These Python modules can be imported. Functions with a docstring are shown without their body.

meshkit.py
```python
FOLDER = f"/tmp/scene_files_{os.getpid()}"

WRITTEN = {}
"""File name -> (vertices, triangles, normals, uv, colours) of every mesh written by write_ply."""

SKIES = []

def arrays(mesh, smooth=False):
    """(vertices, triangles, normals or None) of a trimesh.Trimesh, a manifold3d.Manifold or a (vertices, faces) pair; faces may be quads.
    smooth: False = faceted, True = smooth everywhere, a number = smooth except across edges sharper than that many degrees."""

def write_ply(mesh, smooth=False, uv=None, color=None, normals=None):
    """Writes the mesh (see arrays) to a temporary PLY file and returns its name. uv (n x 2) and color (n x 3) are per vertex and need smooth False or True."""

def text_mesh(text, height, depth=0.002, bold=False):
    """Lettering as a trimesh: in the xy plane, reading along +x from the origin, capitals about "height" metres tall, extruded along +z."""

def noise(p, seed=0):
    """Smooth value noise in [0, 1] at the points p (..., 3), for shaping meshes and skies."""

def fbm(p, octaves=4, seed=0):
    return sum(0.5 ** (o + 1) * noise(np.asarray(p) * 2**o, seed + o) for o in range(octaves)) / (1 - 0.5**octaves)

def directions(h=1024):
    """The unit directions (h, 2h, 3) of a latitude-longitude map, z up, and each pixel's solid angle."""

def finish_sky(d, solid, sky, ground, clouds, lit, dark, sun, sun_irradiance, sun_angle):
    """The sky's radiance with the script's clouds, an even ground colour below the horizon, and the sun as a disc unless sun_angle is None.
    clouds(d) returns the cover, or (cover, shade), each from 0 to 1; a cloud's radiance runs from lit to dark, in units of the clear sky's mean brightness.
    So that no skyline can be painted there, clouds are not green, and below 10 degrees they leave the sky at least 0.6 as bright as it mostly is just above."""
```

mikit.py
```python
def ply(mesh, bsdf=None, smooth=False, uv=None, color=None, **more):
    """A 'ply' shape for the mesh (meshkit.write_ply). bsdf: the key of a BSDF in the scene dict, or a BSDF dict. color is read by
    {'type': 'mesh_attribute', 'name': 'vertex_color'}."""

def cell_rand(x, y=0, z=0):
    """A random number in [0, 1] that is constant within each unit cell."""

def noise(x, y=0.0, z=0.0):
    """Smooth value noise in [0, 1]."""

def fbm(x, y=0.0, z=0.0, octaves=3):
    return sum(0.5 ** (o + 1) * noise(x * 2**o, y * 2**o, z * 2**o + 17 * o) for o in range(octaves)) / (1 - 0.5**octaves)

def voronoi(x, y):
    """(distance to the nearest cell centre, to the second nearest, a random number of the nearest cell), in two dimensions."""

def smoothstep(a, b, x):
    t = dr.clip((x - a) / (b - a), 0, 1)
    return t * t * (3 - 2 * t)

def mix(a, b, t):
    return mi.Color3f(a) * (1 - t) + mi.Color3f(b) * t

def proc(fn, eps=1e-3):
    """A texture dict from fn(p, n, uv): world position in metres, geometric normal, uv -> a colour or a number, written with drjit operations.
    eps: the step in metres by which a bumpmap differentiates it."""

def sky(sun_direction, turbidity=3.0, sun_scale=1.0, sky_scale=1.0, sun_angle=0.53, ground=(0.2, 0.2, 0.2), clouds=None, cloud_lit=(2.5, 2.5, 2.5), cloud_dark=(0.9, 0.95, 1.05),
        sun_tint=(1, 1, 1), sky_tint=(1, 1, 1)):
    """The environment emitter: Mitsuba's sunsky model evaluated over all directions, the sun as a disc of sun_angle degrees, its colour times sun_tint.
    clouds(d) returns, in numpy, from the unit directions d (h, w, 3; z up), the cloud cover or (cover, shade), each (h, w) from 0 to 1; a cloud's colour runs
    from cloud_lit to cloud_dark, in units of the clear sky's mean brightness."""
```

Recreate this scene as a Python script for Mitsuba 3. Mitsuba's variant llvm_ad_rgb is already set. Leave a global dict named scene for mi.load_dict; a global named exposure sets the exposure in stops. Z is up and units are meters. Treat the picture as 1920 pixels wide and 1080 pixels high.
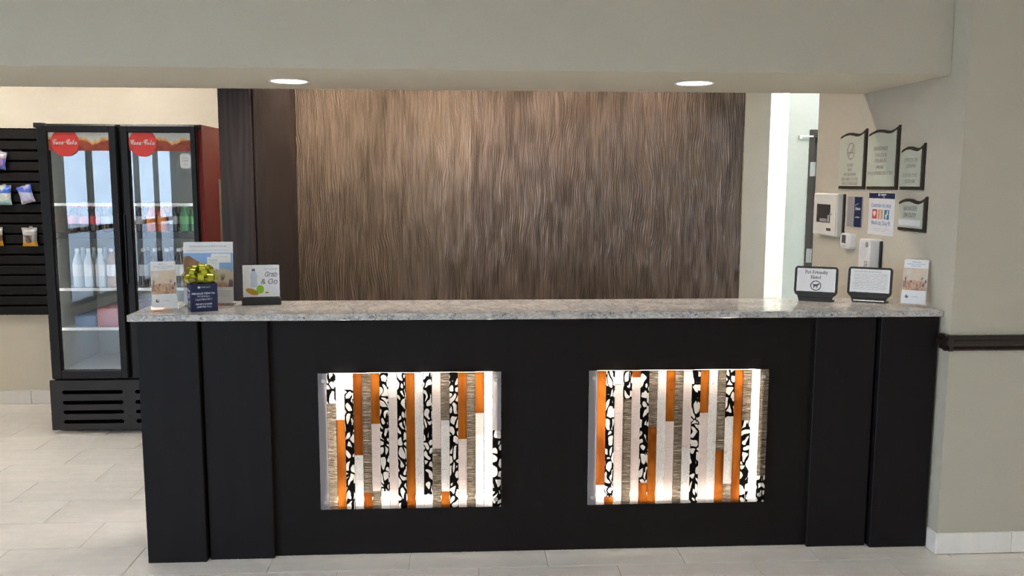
import math, glob, random
import numpy as np, trimesh, mitsuba as mi, drjit as dr
import mikit, meshkit
from mikit import noise, fbm, voronoi, cell_rand, smoothstep, mix
from shapely.geometry import Polygon, Point, LineString, box as sbox
from shapely import affinity, union_all

scene, labels = {'type': 'scene'}, {}
exposure = 1.36
T = mi.ScalarTransform4f

# ------------------------------------------------------------------ camera, sky, room lights
def _camera():
    f, cx, D, h, yaw, pitch, roll = 1607.7, 0.1848, 3.6893, 1.6681, 0.0560, 0.1236, 0.0026
    cy, sy, cp, sp = math.cos(yaw), math.sin(yaw), math.cos(pitch), math.sin(pitch)
    fw = np.array([sy*cp, cy*cp, -sp]); rt = np.array([cy, -sy, 0]); up = np.cross(rt, fw)
    up = -math.sin(roll)*rt + math.cos(roll)*up
    o = np.array([cx, -D, h])
    return {'type': 'perspective', 'fov_axis': 'x', 'fov': math.degrees(2*math.atan(960/f)), 'near_clip': 0.05, 'far_clip': 100,
            'to_world': T().look_at(origin=o.tolist(), target=(o+fw).tolist(), up=up.tolist())}
scene['camera'] = _camera()
scene['daylight'] = {'type': 'constant', 'radiance': {'type': 'rgb', 'value': [2.4, 3.2, 4.25]}}

LOBBY_LIGHT = [1.75, 1.57, 1.29]        # radiance of the ceiling panels in the lobby
BACK_LIGHT = [7.0, 6.5, 5.8]          # the warmer panels over the passage to the drinks
HALL_LIGHT = [26, 27, 26]
DESK_LIGHT = [0.8, 0.7, 0.6]
SPOT_LIGHT = [420, 350, 285]
WASH = [3.9, 3.2, 2.5]                # beams of the wall washers
SOFFIT_LIGHT = [34, 33, 31]
LED_LIGHT = [24.5, 21.5, 17.8]
HALL_FILL_LIGHT = [4.5, 4.4, 4.5]  # added fill lamp for the pale hall wall
COOLER_LIGHT = [4.6, 4.8, 4.8]

# ------------------------------------------------------------------ helpers
_used = {}
def numbered(k):
    n = _used.get(k, 0); _used[k] = n+1
    return k if n == 0 else '%s_%03d' % (k, n)

def thing(name, label, cat, group=None):
    k = numbered(name)
    labels[k] = {'label': label, 'category': cat}
    if group: labels[k]['group'] = group
    return k

def part(parent, name, mesh, mat, smooth=False, label=None, kind=None, M=None, **more):
    k = numbered(parent+'__'+name)
    if isinstance(mesh, dict):
        s = dict(mesh)
    else:
        if M is not None: mesh = mesh.copy(); mesh.apply_transform(M)
        s = mikit.ply(mesh, mat, smooth=smooth)
    s.update(more); scene[k] = s
    if label or kind:
        labels[k] = {}
        if label: labels[k]['label'] = label
        if kind: labels[k]['kind'] = kind
    return k

def single(name, mesh, mat, label, cat, group=None, smooth=False, M=None, **more):
    k = thing(name, label, cat, group)
    if M is not None: mesh = mesh.copy(); mesh.apply_transform(M)
    s = mikit.ply(mesh, mat, smooth=smooth); s.update(more); scene[k] = s
    return k

def struct(name, mesh, mat, label=None, smooth=False, **more):
    s = mikit.ply(mesh, mat, smooth=smooth); s.update(more); scene[name] = s; _used[name] = 1
    labels[name] = {'kind': 'structure'}
    if label: labels[name]['label'] = label
    return name

def struct_group(name, label=None):
    labels[name] = {'kind': 'structure'}; _used[name] = 1
    if label: labels[name]['label'] = label
    return name

cat_ = trimesh.util.concatenate
def bx(x0, x1, y0, y1, z0, z1, c=0.0):
    lo, hi = np.array([x0, y0, z0], float), np.array([x1, y1, z1], float)
    if c <= 0:
        m = trimesh.creation.box(extents=hi-lo); m.apply_translation((lo+hi)/2); return m
    c = min(c, 0.45*float((hi-lo).min()))
    pts = []
    for i in range(8):
        s = np.array([(i >> k) & 1 for k in range(3)])
        p = np.where(s == 1, hi, lo); d = np.where(s == 1, -c, c)
        for k in range(3):
            q = p + d; q[k] = p[k]; pts.append(q)
    return trimesh.convex.convex_hull(np.array(pts))

def ext(poly, d, z0=0.0):
    gs = getattr(poly, 'geoms', [poly])
    m = cat_([trimesh.creation.extrude_polygon(g, d, engine='earcut') for g in gs if g.area > 0])
    if z0: m.apply_translation([0, 0, z0])
    return m

def frame(o, x, y):
    x, y = np.array(x, float), np.array(y, float); x /= np.linalg.norm(x); y -= x*(x@y); y /= np.linalg.norm(y)
    M = np.eye(4); M[:3, 0], M[:3, 1], M[:3, 2], M[:3, 3] = x, y, np.cross(x, y), o
    return M

def rotz(a, o=(0, 0, 0)):
    M = trimesh.transformations.rotation_matrix(math.radians(a), [0, 0, 1]); M[:3, 3] = o; return M
def rotx(a, o=(0, 0, 0)):
    M = trimesh.transformations.rotation_matrix(math.radians(a), [1, 0, 0]); M[:3, 3] = o; return M

def lathe(prof, n=20):
    prof = np.array(prof, float); a = np.arange(n)*2*np.pi/n
    v = np.stack([prof[:, None, 0]*np.cos(a), prof[:, None, 0]*np.sin(a), np.broadcast_to(prof[:, None, 1], (len(prof), n))], -1).reshape(-1, 3)
    f = []
    for i in range(len(prof)-1):
        for j in range(n):
            k = (j+1) % n
            f += [[i*n+j, i*n+k, (i+1)*n+k], [i*n+j, (i+1)*n+k, (i+1)*n+j]]
    b, t = len(v), len(v)+1
    v = np.vstack([v, [0, 0, prof[0, 1]], [0, 0, prof[-1, 1]]]); L = (len(prof)-1)*n
    for j in range(n):
        k = (j+1) % n; f += [[b, k, j], [t, L+j, L+k]]
    return trimesh.Trimesh(v, f, process=False)

def tube(pts, r, n=8):
    pts = np.array(pts, float); t = np.gradient(pts, axis=0); t /= np.linalg.norm(t, axis=1, keepdims=True)
    ref = np.array([0, 0, 1.]) if abs(t[0, 2]) < .8 else np.array([1., 0, 0])
    a = np.cross(t, ref); a /= np.linalg.norm(a, axis=1, keepdims=True); b = np.cross(t, a)
    g = np.arange(n)*2*np.pi/n
    v = (pts[:, None]+r*(np.cos(g)[None, :, None]*a[:, None]+np.sin(g)[None, :, None]*b[:, None])).reshape(-1, 3)
    f = []
    for i in range(len(pts)-1):
        for j in range(n):
            k = (j+1) % n; f += [[i*n+j, i*n+k, (i+1)*n+k], [i*n+j, (i+1)*n+k, (i+1)*n+j]]
    m = len(pts); v = np.vstack([v, pts[0], pts[-1]])
    for j in range(n):
        k = (j+1) % n; f += [[m*n, k, j], [m*n+1, (m-1)*n+j, (m-1)*n+k]]
    mm = trimesh.Trimesh(v, f, process=False); mm.fix_normals(); return mm

def rrect(w, h, r):
    return sbox(r, r, w-r, h-r).buffer(r, quad_segs=5)

_FONTS = {}
def glyphs(text, height, style='sans', bold=False):
    """Lettering as a shapely shape, baseline at the origin."""
    from PIL import Image, ImageDraw, ImageFont
    base = {'serif': (0x1D400, 0x1D41A), 'script': (0x1D4D0, 0x1D4EA), 'italic': (0x1D63C, 0x1D656)}.get(style)
    file = 'Inter.woff2'
    if base:
        file = 'NotoSansMath-Regular.woff2'
        text = ''.join(chr(base[0]+ord(c)-65) if 'A' <= c <= 'Z' else chr(base[1]+ord(c)-97) if 'a' <= c <= 'z' else c for c in text)
    if file not in _FONTS:
        _FONTS[file] = ImageFont.truetype(glob.glob('/opt/blender-*/*/datafiles/fonts/'+file)[0], 80)
    font = _FONTS[file]
    x0, y0, x1, y1 = font.getbbox(text, anchor='ls', stroke_width=2*bold)
    im = Image.new('L', (int(x1-x0+8), int(y1-y0+8)))
    ImageDraw.Draw(im).text((4-x0, 4-y0), text, 255, font, anchor='ls', stroke_width=2*bold)
    on = np.pad(np.asarray(im) > 127, ((0, 0), (1, 1))).astype(np.int8)
    rows, st = np.nonzero(np.diff(on, axis=1) == 1); en = np.nonzero(np.diff(on, axis=1) == -1)[1]
    sh = union_all([sbox(a, -r-1, b, -r) for a, b, r in zip(st, en, rows)]).buffer(0.6).buffer(-0.6).simplify(0.8)
    s = height/58.0
    return affinity.affine_transform(sh, [s, 0, 0, s, -4*s, (4-y0)*s])

def centred(text, cx, y, height, style='sans', bold=False, width=None, shear=0):
    g = glyphs(text, height, style, bold); a = g.bounds
    if width: g = affinity.scale(g, xfact=width/(a[2]-a[0]), yfact=1, origin=(0, 0)); a = g.bounds
    if shear: g = affinity.skew(g, xs=shear, origin=(0, 0)); a = g.bounds
    return affinity.translate(g, cx-(a[0]+a[2])/2, y)

# ------------------------------------------------------------------ materials
def rgb(*v): return {'type': 'rgb', 'value': list(map(float, v))}
def mat(name, color, rough=0.6, spec=0.4, metal=0.0, two=True, bump=None, **kw):
    c = mikit.proc(color) if callable(color) else rgb(*color)
    b = {'type': 'principled', 'base_color': c, 'roughness': rough, 'specular': spec, 'metallic': metal, **kw}
    if bump: b = {'type': 'bumpmap', 'tex': mikit.proc(bump[0]), 'scale': bump[1], 'bsdf': b}
    scene[name] = {'type': 'twosided', 'bsdf': b} if two else b
    return name

def paint(c):
    def fn(p, n, uv):
        k = 0.97+0.06*fbm(p.x*3, p.y*3, p.z*3)
        return mi.Color3f(*c)*k*(0.985+0.03*noise(p.x*140, p.y*140, p.z*140))
    return fn
def peel(p, n, uv): return fbm(p.x*110, p.y*110, p.z*110)
mat('mat_paint', paint((0.50, 0.462, 0.380)), 0.75, 0.25, bump=(peel, 0.0008))
mat('mat_paint_lit', paint((0.66, 0.60, 0.50)), 0.75, 0.25)  # same greige paint, lightened to carry the brighter lamp light
mat('mat_paint_pale', paint((0.60, 0.64, 0.58)), 0.7, 0.25)
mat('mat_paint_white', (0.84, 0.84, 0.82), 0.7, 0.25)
mat('mat_ceiling', (0.72, 0.71, 0.68), 0.85, 0.15)
mat('mat_outside', (0.3, 0.3, 0.3), 0.9, 0.1)

def tile_fn(k):
    def fn(p, n, uv):
        s = fbm(p.x*5+k*9, p.y*40, 3.0)*0.6+fbm(p.x*30, p.y*30, 1.0+k)*0.4
        return mi.Color3f(0.85, 0.815, 0.775)*(0.90+0.16*s+0.02*k)
    return fn
for k in range(3): mat('mat_tile_%d' % k, tile_fn(k), 0.34, 0.5)
TY, TS, TL = 2.545, 0.2981, 0.607      # tile rows, row depth, tile length
def floor_fn(p, n, uv):
    r = (TY-p.y)/TS; k = dr.floor(r); odd = k-2*dr.floor(k/2)
    fx = (p.x+0.062-odd*0.3035)/TL; fx = fx-dr.floor(fx); fy = r-k
    g = (fx < 0.005) | (fy < 0.01)
    return dr.select(g, mi.Color3f(0.36, 0.34, 0.31), mi.Color3f(0.85, 0.815, 0.775)*(0.9+0.16*fbm(p.x*5, p.y*40, 3.0)))
mat('mat_floor', floor_fn, 0.36, 0.5)
mat('mat_grout', (0.33, 0.31, 0.285), 0.8, 0.2)

def espresso(c, k):
    def fn(p, n, uv):
        w = fbm(p.x*90+2*noise(p.z*2, p.x*8), p.y*90, p.z*3)
        return mi.Color3f(*c)*(1-k+2*k*w)
    return fn
mat('mat_espresso', espresso((0.0095, 0.0080, 0.0090), 0.25), 0.5, 0.15)
mat('mat_espresso_front', espresso((0.0085, 0.0070, 0.0072), 0.25), 0.5, 0.15)
mat('mat_rail', espresso((0.020, 0.013, 0.011), 0.3), 0.3, 0.5)
def wing_fn(p, n, uv):
    x = p.x+0.985; zz = p.z*0.45+0.15
    r = dr.sqrt(dr.square(x*9)+dr.square((zz-1.15)*1.6)*0.4)
    g = fbm(x*60+0.6*noise(p.z*1.5, 3.0), p.y*60, p.z*2.2)
    ring = 0.5+0.5*dr.sin(r*26+3*fbm(p.x*9, p.z*2, 2.0))
    return mix((0.026, 0.0185, 0.0175), (0.056, 0.041, 0.038), 0.55*g+0.35*ring*smoothstep(0.0, 0.25, 0.5-dr.abs(x)*5))
mat('mat_wing', wing_fn, 0.5, 0.22)
mat('mat_rib', espresso((0.030, 0.0225, 0.0215), 0.3), 0.5, 0.25)
def wave_col(p, n, uv):
    w = fbm(p.x*120+2*noise(p.x*9, p.z*6), p.z*7, 2.0)
    b = fbm(p.x*2.2, p.z*1.7, 9.0)
    return mix((0.108, 0.081, 0.063), (0.275, 0.212, 0.166), w)*(0.8+0.4*b)
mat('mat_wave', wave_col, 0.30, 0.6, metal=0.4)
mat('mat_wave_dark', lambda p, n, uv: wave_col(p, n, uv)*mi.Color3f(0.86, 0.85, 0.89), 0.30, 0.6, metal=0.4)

def granite(p, n, uv):
    q = p.x*1.0+p.y*0.3
    d1, d2, r = voronoi(q*190+3*noise(p.x*120, p.y*120, p.z*120), (p.y+p.z*1.3)*190+3*noise(p.y*110, p.x*110, p.z*110))
    d3, d4, r2 = voronoi(q*85+9+2.5*noise(p.x*90, p.y*90, p.z*90), (p.y+p.z*1.2)*85+2.5*noise(p.x*70, p.y*70, p.z*70))
    big = fbm(p.x*14, p.y*14, p.z*14)
    c = mix((0.50, 0.475, 0.45), (0.37, 0.365, 0.375), smoothstep(0.35, 0.65, big))
    c = mix(c, (0.60, 0.59, 0.575), smoothstep(0.55, 0.7, r2)*0.7)
    c = mix(c, (0.27, 0.265, 0.275), dr.select(r > 0.72, 0.65, 0.0))
    c = mix(c, (0.075, 0.07, 0.07), dr.select((r < 0.12) & (big > 0.45), 0.85, 0.0))
    return mix(c, (0.47, 0.38, 0.30), dr.select((r2 < 0.14), 0.45, 0.0))
mat('mat_granite', granite, 0.12, 0.55)
mat('mat_black', (0.012, 0.012, 0.013), 0.4, 0.45)
mat('mat_black_satin', (0.011, 0.010, 0.010), 0.42, 0.25)
mat('mat_grille', (0.024, 0.022, 0.022), 0.5, 0.35)
mat('mat_void', (0.003, 0.003, 0.003), 0.9, 0.05)
mat('mat_red', (0.36, 0.035, 0.03), 0.35, 0.5)
mat('mat_disc', (0.72, 0.045, 0.03), 0.4, 0.4)
mat('mat_white', (0.80, 0.80, 0.80), 0.5, 0.4)
mat('mat_offwhite', (0.72, 0.70, 0.64), 0.5, 0.4)
mat('mat_liner', (0.46, 0.49, 0.47), 0.5, 0.4)
mat('mat_wire', (0.72, 0.73, 0.72), 0.4, 0.5)
mat('mat_navy', (0.010, 0.016, 0.062), 0.4, 0.45)
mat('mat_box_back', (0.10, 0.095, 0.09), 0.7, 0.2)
mat('mat_grey', (0.30, 0.28, 0.28), 0.5, 0.4)
mat('mat_ink', (0.06, 0.06, 0.07), 0.6, 0.3)
mat('mat_ink_soft', (0.24, 0.235, 0.25), 0.6, 0.3)
mat('mat_ink_faint', (0.40, 0.40, 0.41), 0.6, 0.3)
mat('mat_ink_blue', (0.20, 0.28, 0.42), 0.6, 0.3)
mat('mat_brown_print', (0.30, 0.27, 0.25), 0.6, 0.3)
mat('mat_plaque', (0.50, 0.52, 0.43), 0.25, 0.5)
mat('mat_plaque_edge', (0.030, 0.024, 0.018), 0.4, 0.4)
mat('mat_card', (0.77, 0.77, 0.79), 0.35, 0.45)
mat('mat_steel', (0.62, 0.62, 0.63), 0.25, 0.5, metal=1.0)
mat('mat_hinge', (0.6, 0.61, 0.62), 0.3, 0.5, metal=0.8)
mat('mat_bow', (0.62, 0.64, 0.07), 0.24, 0.6, metal=0.85)
mat('mat_door_frame', (0.045, 0.042, 0.036), 0.5, 0.4)
mat('mat_screen', (0.03, 0.032, 0.035), 0.2, 0.6)
mat('mat_lcd', (0.09, 0.085, 0.085), 0.25, 0.5)
scene['mat_glass'] = {'type': 'thindielectric', 'int_ior': 1.5}
scene['mat_acrylic'] = {'type': 'thindielectric', 'int_ior': 1.49}

def emit(v): return {'type': 'area', 'radiance': rgb(*v)}

# translucent resin strips
def strip_mat(name, fn, trans=1.25):
    scene[name] = {'type': 'principledthin', 'base_color': mikit.proc(fn) if callable(fn) else rgb(*fn), 'diff_trans': trans, 'roughness': 0.35, 'spec_trans': 0.0}
def s_amber(p, n, uv):
    w = fbm(p.x*20, p.z*9+3*noise(p.x*11, p.z*6), 1.0)
    return mix((0.18, 0.044, 0.008), (0.35, 0.108, 0.016), smoothstep(0.25, 0.75, w))
def s_net(p, n, uv):
    wx = p.x+0.022*(noise(p.x*40, p.z*34, 1.0)-0.5)+0.3*(p.z-0.5)*(cell_rand(p.x*26.2, 3)-0.5); wz = p.z+0.035*(noise(p.x*34, p.z*24, 7.0)-0.5)
    d1, d2, r = voronoi(wx*36, wz*22)
    m = smoothstep(0.27, 0.31, (d2-d1)+0.34*(noise(p.x*44, p.z*40, 4.0)-0.5))
    return mix((0.004, 0.004, 0.004), (0.93, 0.91, 0.88), m)
def s_ribbed(p, n, uv):
    k = 0.5+0.5*dr.sin(p.z*900+1.2*noise(p.x*40, p.z*12))
    return mix((0.66, 0.54, 0.50), (0.94, 0.86, 0.83), smoothstep(0.0, 0.5, k))
def s_strands(p, n, uv):
    w = noise(p.x*40, p.z*1300+6*noise(p.x*26, p.z*30), 2.0)
    c = mix((0.065, 0.05, 0.034), (0.33, 0.275, 0.22), smoothstep(0.2, 0.85, w))
    c = mix(c, (0.035, 0.026, 0.016), smoothstep(0.62, 0.75, noise(p.x*30+4, p.z*760, 5.0))*0.6)
    return mix(c, (0.86, 0.78, 0.68), smoothstep(0.74, 0.86, noise(p.x*24, p.z*620, 8.0))*0.6)
def s_crackle(p, n, uv):
    d1, d2, r = voronoi(p.x*120+0.5*noise(p.x*60, p.z*60), p.z*88)
    return mix((0.42, 0.41, 0.41), (0.94, 0.93, 0.91), smoothstep(0.02, 0.085, d2-d1))
for nm, fn in (('O', s_amber), ('B', s_net), ('R', s_ribbed), ('S', s_strands), ('C', s_crackle), ('W', (0.95, 0.95, 0.93)), ('G', (0.40, 0.385, 0.42))):  # G: margin strips greyed so they read as unlit
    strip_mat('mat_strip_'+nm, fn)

# ------------------------------------------------------------------ the setting
XL, XR, YF, YB = -4.6, 5.2, -7.2, 2.80
SX, SYF, SYB = 2.315, -0.09, 1.44      # side wall: plane x, front corner y, rear end y
SOF = 2.136
fl = struct('floor', bx(XL-.1, XR+.1, YF-.1, 4.7, -0.15, -0.004), 'mat_floor', 'pale beige tile floor with thin grey joints')
i = 0
tile_cache = {}
for k in range(-1, 12):
    y1, y0 = TY-k*TS, TY-(k+1)*TS
    off = -0.062+(0.3035 if k % 2 else 0.0)
    for j in range(-8, 8):
        x0 = off+j*TL; x1 = x0+TL
        a, b, c, d = max(x0, -4.3), min(x1, 4.4), y0, min(y1, YB-.012)
        if b-a < .04 or d-c < .03: continue
        if c > SYF-.12 and a > SX-.02: continue
        if d > SYF and b > SX-.012: b = min(b, SX-.012)
        if c > .05 and c < .33 and a > -1.19 : continue
        if c > .34 and a > -1.05: continue
        if c > 1.9 and a > -2.5: continue
        g = 0.0015
        part('floor', 'tile', bx(a+g, b-g, c+g, d-g, -0.006, 0.0, 0.0012), 'mat_tile_%d' % ((i*7+k*3) % 3)); i += 1

struct('wall_back', bx(XL, -1.0, YB, YB+.12, 0, 2.75), 'mat_paint_lit', 'greige wall behind the drinks cooler with lamp light put into its lighter paint')
struct('wall_behind_desk', bx(-1.065, 2.216, 2.03, 2.15, 0, 2.75), 'mat_paint', 'beige wall behind the textured panel')
part('wall_behind_desk', 'wall_end', bx(2.047, 2.216, 1.985, 2.03, 0, 2.75), 'mat_paint')
struct('wall_side', bx(SX, SX+.14, SYF, SYB, 0, 2.9), 'mat_paint', 'greige return wall carrying the plaques')
struct('wall_front_right', bx(SX+.14, XR, SYF, SYF+.13, 0, 2.9), 'mat_paint', 'greige wall with a dark chair rail')
struct('wall_hall', bx(2.715, 2.885, 2.97, 3.09, 0, 2.75), 'mat_paint_pale', 'pale wall beside the dark door frame')
part('wall_hall', 'wall_over_door', bx(2.885, XR, 2.97, 3.09, 2.075, 2.75), 'mat_paint_pale')
part('wall_hall', 'wall_beyond_door', bx(3.90, XR, 2.97, 3.09, 0, 2.075), 'mat_paint_pale')
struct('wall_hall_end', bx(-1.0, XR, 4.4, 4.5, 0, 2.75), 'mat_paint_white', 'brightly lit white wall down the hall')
struct('wall_hall_left', bx(-1.07, -0.97, 2.15, 4.4, 0, 2.75), 'mat_paint_lit')
struct('wall_right', bx(XR, XR+.1, YF, 4.5, 0, 2.95), 'mat_paint')
struct('wall_entrance', bx(XL, XR, YF-.1, YF, 0, 2.95), 'mat_paint')
struct('wall_left', cat_([bx(XL-.1, XL, YF, -7.0, 0, 2.95), bx(XL-.1, XL, -2.9, YB+.1, 0, 2.95), bx(XL-.1, XL, -7.0, -2.9, 2.45, 2.95), bx(XL-.1, XL, -7.0, -2.9, 0, .12)]), 'mat_paint')
struct('unseen_ground', bx(XL-30, XL-.11, -30, 20, -.35, -.16), 'mat_outside')  # out of view, added to block sky light from below
struct('window_1', cat_([bx(XL-.08, XL-.02, y-.035, y+.035, .12, 2.45) for y in np.linspace(-6.96, -2.94, 6)]+[bx(XL-.08, XL-.02, -7.0, -2.9, z-.03, z+.03) for z in (.15, 1.05, 2.42)]), 'mat_door_frame')
struct('ceiling', bx(XL, XR, YF, 0.05, 2.9, 3.0), 'mat_ceiling', 'white lobby ceiling')
struct('ceiling_back', bx(XL, XR, .85, 4.5, 2.7, 2.8), 'mat_ceiling')
struct('ceiling_soffit', bx(XL, SX, 0.035, 0.86, SOF, 2.9, 0.003), 'mat_paint', 'dropped greige soffit over the reception counter')

# baseboard tiles
bb = struct_group('baseboard_right', 'pale tile baseboard on the greige wall')
for a, b in ((SX-.0, 2.66), (2.66, 3.267), (3.267, 3.874), (3.874, 4.481)):
    part(bb, 'tile', bx(a+.001, b-.001, SYF-.012, SYF, 0, .097, .0015), 'mat_tile_1')
part(bb, 'tile', bx(SX-.012, SX, SYF-.012, -.024, 0, .097, .0015), 'mat_tile_2')
bb = struct_group('baseboard_back', 'pale tile baseboard below the wall behind the drinks cooler')
for k in range(4):
    b = -3.065+.607*(k-2)
    part(bb, 'tile', bx(b+.001, b+.606, YB-.012, YB, 0, .1, .0015), 'mat_tile_%d' % (k % 3))
part(bb, 'cap', bx(XL, -1.9, YB-.014, YB, .1, .106), 'mat_offwhite')

# chair rail: a moulded profile on the front wall, returned round the corner
prof = Polygon([(0, 0), (.016, 0), (.020, .008), (.014, .014), (.022, .022), (.030, .032), (.030, .044), (.022, .052), (.024, .060), (.018, .068), (0, .068)])
def rail(o, along, out, L):
    m = ext(prof, L); m.apply_transform(frame(o, out, (0, 0, 1))); return m
r1 = rail((SX-.03, SYF, .936), None, (0, -1, 0), XR-SX+.03)       # x=out, y=up -> z = out x up
r2 = rail((SX, SYF-.03, .936), None, (-1, 0, 0), .085)
def _fix(m, axis, lo):
    m.apply_translation([lo-m.bounds[0][axis] if k == axis else 0 for k in range(3)]); return m
r1 = _fix(r1, 0, SX-.030); r2 = _fix(r2, 1, SYF-.030)
struct('trim_1', cat_([r1, r2]), 'mat_rail', 'dark wooden chair rail on the greige wall', smooth=25)

# door frame at the end of the side wall
dk = struct_group('door_1', 'dark door frame with steel hinges beyond the side wall')
part(dk, 'jamb', bx(2.885, 2.925, 2.955, 3.10, 0, 2.03, .002), 'mat_door_frame')
part(dk, 'jamb', bx(3.86, 3.90, 2.955, 3.10, 0, 2.03, .002), 'mat_door_frame')
part(dk, 'header', bx(2.885, 3.90, 2.955, 3.10, 2.03, 2.075, .002), 'mat_door_frame')
part(dk, 'leaf', bx(2.93, 3.855, 3.03, 3.075, .01, 2.025, .002), 'mat_door_frame')
for z in (1.77, 1.09, .30):
    part(dk, 'hinge', cat_([bx(2.893, 2.926, 2.950, 2.956, z-.055, z+.055), tube([(2.928, 2.948, z-.055), (2.928, 2.948, z+.055)], .008)]), 'mat_hinge', smooth=30)
part(dk, 'closer_arm', cat_([bx(2.80, 2.905, 2.935, 2.95, 2.016, 2.030, .003), bx(2.795, 2.81, 2.93, 2.972, 2.0, 2.032, .003)]), 'mat_white')

# ------------------------------------------------------------------ ceiling lamps
def panel_lamp(x, y, z, w, d, L, label):
    t = thing('ceiling_panel_lamp', label, 'lamp', 'ceiling panel lamps')
    part(t, 'frame', cat_([bx(x-w/2-.03, x+w/2+.03, y-d/2-.03, y-d/2, z-.012, z), bx(x-w/2-.03, x+w/2+.03, y+d/2, y+d/2+.03, z-.012, z),
                           bx(x-w/2-.03, x-w/2, y-d/2, y+d/2, z-.012, z), bx(x+w/2, x+w/2+.03, y-d/2, y+d/2, z-.012, z)]), 'mat_white')
    part(t, 'diffuser', bx(x-w/2, x+w/2, y-d/2, y+d/2, z-.008, z-.001), 'mat_white', emitter=emit(L))
for x, w_ in ((-2.6, 'beside the windows'), (.4, 'along the middle'), (3.4, 'beside the far wall')):
    for y, v_ in ((-5.2, 'near the entrance'), (-2.6, 'before the counter')):
        panel_lamp(x, y, 2.9, 1.2, .6, LOBBY_LIGHT, 'white lobby ceiling panel lamp %s, %s' % (w_, v_))
for x, w_ in ((-3.45, 'before the slat wall'), (-2.1, 'above the drinks cooler')):
    panel_lamp(x, 1.95, 2.7, .6, .6, BACK_LIGHT, 'white ceiling panel lamp '+w_)
panel_lamp(2.2, 3.75, 2.7, 1.2, .6, HALL_LIGHT, 'white ceiling panel lamp in the hall')
panel_lamp(2.85, 2.25, 2.7, .6, .6, HALL_FILL_LIGHT, 'unseen fill lamp added to brighten the pale wall beside the dark door frame')  # no known fixture here, added to brighten the pale wall
panel_lamp(.1, 1.2, 2.7, .6, .3, DESK_LIGHT, 'white ceiling panel lamp above the desk')

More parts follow.
